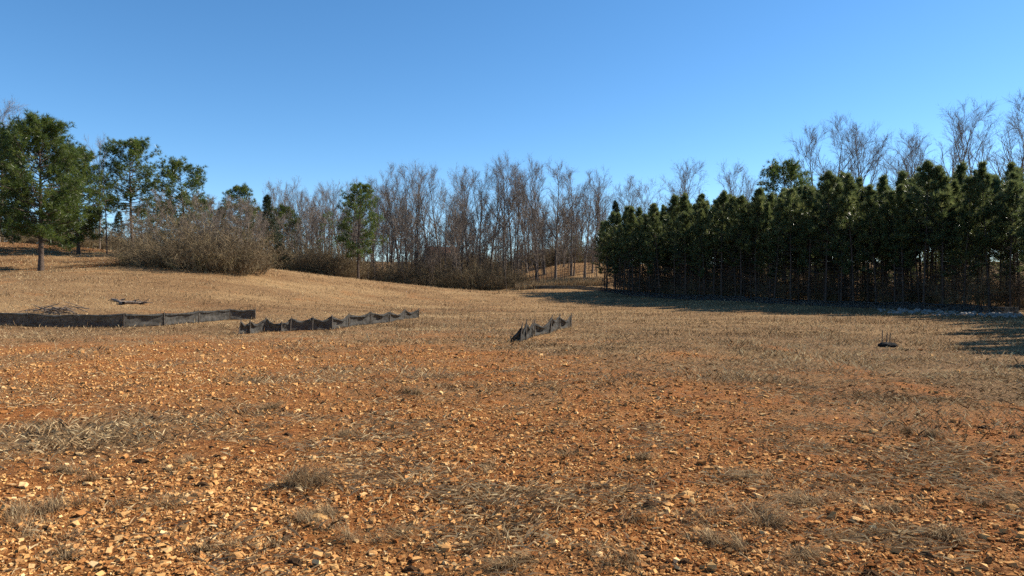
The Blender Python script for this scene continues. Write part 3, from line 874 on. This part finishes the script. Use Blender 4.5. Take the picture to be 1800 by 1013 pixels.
# ------------------------------------------------------------------ silt fences
M_fab = mat("black_silt_fabric", [(0.3, (0.035, 0.034, 0.032)), (0.7, (0.115, 0.110, 0.100))], noise=5, rough=0.95, bump=(0.6, 0.04), transl=0.3, spec=0.08)
_nt = M_fab.node_tree
_tr = _nt.nodes.new("ShaderNodeBsdfTransparent"); _mx = _nt.nodes.new("ShaderNodeMixShader"); _mx.inputs[0].default_value = 0.2
_out = _nt.nodes["Material Output"]; _src = _out.inputs[0].links[0].from_socket
_nt.links.new(_src, _mx.inputs[1]); _nt.links.new(_tr.outputs[0], _mx.inputs[2]); _nt.links.new(_mx.outputs[0], _out.inputs[0])
M_post = mat("weathered_stake", [(0.3, (0.05, 0.04, 0.03)), (0.7, (0.17, 0.14, 0.11))], noise=12, rough=0.95)

def silt_fence(posts, label, sag=0.3, seed=1, over=0.05, group=None, wig=0.04):
    """posts: (X, Y, height, lean_x)."""
    r = np.random.default_rng(seed)
    root = bpy.data.objects.new("silt_fence", None); COL.objects.link(root)
    X0, Y0 = posts[0][0], posts[0][1]; Z0 = H(X0, Y0)
    root.location = (X0, Y0, Z0)
    tag(root, label, "silt fence", group)
    P = []
    for X, Y, h, ln in posts:
        b = np.array([X - X0, Y - Y0, H(X, Y) - Z0])
        t = b + np.array([ln, r.normal(0, 0.02), h])
        P.append((b, t))
        mb = MB()
        ex = unit(t - b) * over
        mb.tube([b - np.array([0, 0, 0.15]), b * 0.5 + t * 0.5, t + ex], [0.021, 0.020, 0.018], 4)
        mb.v += [t + ex]; c = mb.n; mb.n += 1
        mb.f += [(c - 4 + k, c - 4 + (k + 1) % 4, c) for k in range(4)]
        link("post", mb.mesh("post", M_post, smooth=False), root)
    nu, nv = 16, 7
    for (b0, t0), (b1, t1) in zip(P[:-1], P[1:]):
        Lw = np.linalg.norm(b1 - b0); sg = sag * r.uniform(0.6, 1.25)
        side = unit(np.cross(b1 - b0, (0, 0, 1.0)))
        ph = r.uniform(0, 6.28)
        Vv = []
        for i in range(nu + 1):
            u = i / nu
            b = b0 * (1 - u) + b1 * u
            gz = H(b[0] + X0, b[1] + Y0) - Z0
            t = t0 * (1 - u) + t1 * u
            drop = sg * (1 - abs(2 * u - 1) ** 1.4) * min(t0[2] - b0[2], t1[2] - b1[2])
            for j in range(nv + 1):
                v = j / nv
                p = b * (1 - v) + t * v
                z = gz + (t[2] - drop - gz) * v - 0.02 * (v == 0)
                bulge = math.sin(math.pi * u) * math.sin(math.pi * v) * 0.10 + wig * math.sin(v * 15 + 4 * (u - 0.5) ** 2 * 6 + ph) * (1 - v * 0.3) * math.sin(math.pi * u) ** 0.5
                bulge += r.normal(0, 0.006)
                Vv.append(np.array([p[0], p[1], z]) - side * (bulge + 0.022))
            # folded top hem hanging back down
            Vv.append(Vv[-1] + side * 0.03 + np.array([0, 0, -0.075 - 0.03 * math.sin(u * 9 + ph)]))
        m_ = nv + 2
        Fc = [(i * m_ + j, (i + 1) * m_ + j, (i + 1) * m_ + j + 1, i * m_ + j + 1) for i in range(nu) for j in range(nv + 1)]
        o = link("fabric_panel", mesh_from("fabric_panel", np.array(Vv), np.array(Fc), M_fab, smooth=True), root)
        sol = o.modifiers.new("thickness", 'SOLIDIFY'); sol.thickness = 0.004
    return root

def post_at(x, ybase, h, lean=0.0):
    X, Y = at_ground(x, ybase)
    return (X, Y, h, lean)

silt_fence([post_at(x, y, h) for x, y, h in [(-150, 574, .60), (-45, 575, .60), (48, 575, .57), (132, 575, .55), (218, 575, .60), (289, 572, .56), (350, 567, .56), (404, 563, .55), (449, 562, .53)]],
           "long taut black silt fence along the foot of the slope below the brush piles", sag=0.10, seed=3)
silt_fence([post_at(x, y, h, l) for x, y, h, l in [(419, 587, .50, .10), (440, 586, .46, 0), (465, 583, .52, .06), (495, 583, .34, 0), (510, 582, .50, .04), (549, 581, .50, .03), (584, 580, .56, 0),
           (614, 574, .53, 0), (651, 570, .56, .03), (685, 567, .52, .03), (712, 561, .50, 0), (736, 559, .50, .02)]],
           "sagging black silt fence with peaked posts running across the middle of the field", sag=0.36, seed=5)
silt_fence([post_at(x, y, h, l) for x, y, h, l in [(898, 601, .10, .0), (914.5, 601, .49, .06), (925, 598, .58, .01), (936, 593, .49, .02), (940, 591, .50, 0), (967, 586, .58, .07), (983, 580, .56, .03), (1004, 576, .52, .01)]],
           "short broken remnant of silt fence with leaning stakes, standing alone in the field", sag=0.42, seed=8, over=0.09)
wf = [np.array([px(x, d), d]) for x, d in [(905, 99), (960, 97), (1020, 94), (1058, 88.5), (1100, 78.8), (1160, 72), (1300, 62), (1500, 53), (1700, 47.0), (1790, 44.3), (1850, 42)]]
pts = []
for a, b in zip(wf[:-1], wf[1:]):
    k = max(1, int(np.linalg.norm(b - a) / 2.8))
    for i in range(k):
        p = a * (1 - i / k) + b * i / k
        pts.append((p[0], p[1], random.uniform(0.42, 0.55), 0))
silt_fence(pts, "low black silt fence following the edge of the pine plantation", sag=0.12, seed=9)

# ------------------------------------------------------------------ brush piles, stakes, riprap, house
M_log = mat("grey_dead_wood", [(0.3, (0.06, 0.045, 0.035)), (0.7, (0.26, 0.20, 0.15))], noise=8, rough=0.95)
def brush_pile(X, Y, n, half, hgt, label, seed, logs=0):
    r = np.random.default_rng(seed)
    root = bpy.data.objects.new("brush_pile", None); COL.objects.link(root)
    root.location = (X, Y, H(X, Y)); tag(root, label, "brush pile")
    for i in range(n):
        L = r.uniform(0.5, 1.5); a = r.normal(0, 0.5) + (math.pi if r.random() < .5 else 0)
        c = np.array([r.normal(0, half * 0.5), r.normal(0, 0.35), hgt * r.random() ** 1.3 * math.exp(-0.5)])
        rad_ = r.uniform(0.012, 0.035) if i >= logs else r.uniform(0.07, 0.11)
        d = unit(np.array([math.cos(a), math.sin(a), r.normal(0.12, 0.22)]))
        p, _ = path(r, c - d * L / 2, d, L, 4, 0.10, 0)
        p = [np.array([q[0], q[1], max(q[2], rad_ * 0.6)]) for q in p]
        mb = MB(); mb.tube(p, [rad_, rad_ * .95, rad_ * .85, rad_ * .7, rad_ * .5], 6)
        for k in range(3):
            q, dq = along(p, r.uniform(0.3, 0.95)); mb.spike(q, q + around(r, dq, 0.6) * L * 0.3, rad_ * 0.35)
        link("branch", mb.mesh("branch", M_log, smooth=True), root)
    return root
brush_pile(px(97, 36), 36, 44, 0.95, 0.55, "long pile of dead cut branches just behind the taut silt fence", 1)
brush_pile(px(228, 42.5), 42.5, 16, 0.7, 0.42, "small heap of dark logs and sticks alone on the grass slope", 2, logs=5)

X, Y = at_ground(1558, 611)
root = bpy.data.objects.new("inlet_bundle", None); COL.objects.link(root); root.location = (X, Y, H(X, Y))
tag(root, "dark crumpled fabric bundle with three upright stakes in the grass near the tree shadows", "fabric bundle")
mb_ = rock_mesh("bundle", 901, mat("wet_black_fabric", [(0.3, (0.008, 0.008, 0.009)), (0.7, (0.03, 0.03, 0.03))], noise=9, rough=0.9, bump=(0.8, 0.05), spec=0.1), flat=0.5)
vv = np.empty(len(mb_.vertices) * 3, dtype=np.float32); mb_.vertices.foreach_get("co", vv)
vv = vv.reshape(-1, 3) * rng.uniform(0.85, 1.15, (len(mb_.vertices), 1)); mb_.vertices.foreach_set("co", vv.astype(np.float32).ravel())
o = link("bundle", mb_, root, (0.04, 0, 0.05)); o.scale = (0.23, 0.16, 0.17)
for sx_, lean, h in ((-0.10, 0.02, 0.46), (0.02, 0.03, 0.40), (0.11, 0.025, 0.39)):
    mb = MB(); mb.tube([(sx_, 0.05, -0.1), (sx_ + lean, 0.05, h)], [0.014, 0.013], 5)
    link("stake", mb.mesh("stake", M_post), root)

M_rip = mat("riprap_stone", [(0.3, (0.14, 0.13, 0.115)), (0.7, (0.30, 0.285, 0.26))], noise=3, rough=0.9)
rip = bpy.data.objects.new("riprap", None); COL.objects.link(rip)
rx, ry = px(1670, 46.5), 46.5
rip.location = (rx, ry, H(rx, ry)); tag(rip, "band of loose pale grey riprap rocks in the shade at the foot of the plantation", "riprap")
rm = [rock_mesh("rock", 500 + k, M_rip, flat=0.75, sub=False) for k in range(6)]
for k in range(230):
    u = random.random()
    x = 1545 + 250 * u
    d = (48.8 - 6.6 * u) + random.gauss(0, 1.5)
    s = random.uniform(0.06, 0.17)
    X = px(x, d)
    o = link("rock", rm[k % 6], rip, (X - rx, d - ry, H(X, d) - H(rx, ry) + s * 0.3))
    o.scale = (s, s, s); o.rotation_euler = (random.uniform(-.5, .5), random.uniform(-.5, .5), random.uniform(0, 6.28))

def house(X, Y, w, dp, hh, label, wallc, roofc, rz):
    root = bpy.data.objects.new("house", None); COL.objects.link(root)
    root.location = (X, Y, H(X, Y) - 0.2); root.rotation_euler = (0, 0, rz); tag(root, label, "house")
    mw = mat("house_wall", base=wallc, rough=0.8); mr = mat("house_roof", [(0.3, tuple(c * 0.7 for c in roofc)), (0.7, roofc)], noise=4, rough=0.9)
    mg = mat("window_glass", base=(0.03, 0.035, 0.04), rough=0.1); mtr = mat("house_trim", base=(0.75, 0.75, 0.72), rough=0.6)
    def box(name, c, s, m, parent):
        c = np.array(c); s = np.array(s) / 2
        V = np.array([c + s * np.array(k) for k in ((-1, -1, -1), (1, -1, -1), (1, 1, -1), (-1, 1, -1), (-1, -1, 1), (1, -1, 1), (1, 1, 1), (-1, 1, 1))])
        Q = np.array([(0, 3, 2, 1), (4, 5, 6, 7), (0, 1, 5, 4), (1, 2, 6, 5), (2, 3, 7, 6), (3, 0, 4, 7)])
        return link(name, mesh_from(name, V, Q, m), parent)
    box("wall", (0, 0, hh / 2), (w, dp, hh), mw, root)
    e = 0.4; rh = 2.0
    V = np.array([(-w / 2 - e, -dp / 2 - e, hh), (w / 2 + e, -dp / 2 - e, hh), (w / 2 + e, dp / 2 + e, hh), (-w / 2 - e, dp / 2 + e, hh), (-w / 2 - e, 0, hh + rh), (w / 2 + e, 0, hh + rh)])
    mesh = bpy.data.meshes.new("roof"); mesh.from_pydata(V.tolist(), [], [(0, 1, 5, 4), (2, 3, 4, 5), (0, 4, 3), (1, 2, 5), (3, 2, 1, 0)]); mesh.materials.append(mr)
    link("roof", mesh, root)
    for xw in (-w * 0.33, w * 0.05, w * 0.33):
        f = box("window", (xw, -dp / 2 - 0.02, hh * 0.55), (1.3, 0.08, 1.4), mtr, root)
        box("pane", (xw, -dp / 2 - 0.07, hh * 0.55), (1.1, 0.04, 1.2), mg, f)
    dr = box("door", (-w * 0.13, -dp / 2 - 0.03, 1.15), (1.0, 0.08, 2.1), mtr, root)
house(px(778, 205), 205, 8, 7, 2.4, "pale house with a reddish roof glimpsed far through the bare wood", (0.62, 0.56, 0.46), (0.28, 0.12, 0.08), 0.25)
house(px(965, 218), 218, 8, 7, 2.3, "white house far off beyond the bare trees at the field corner", (0.75, 0.75, 0.74), (0.16, 0.15, 0.15), -0.3)
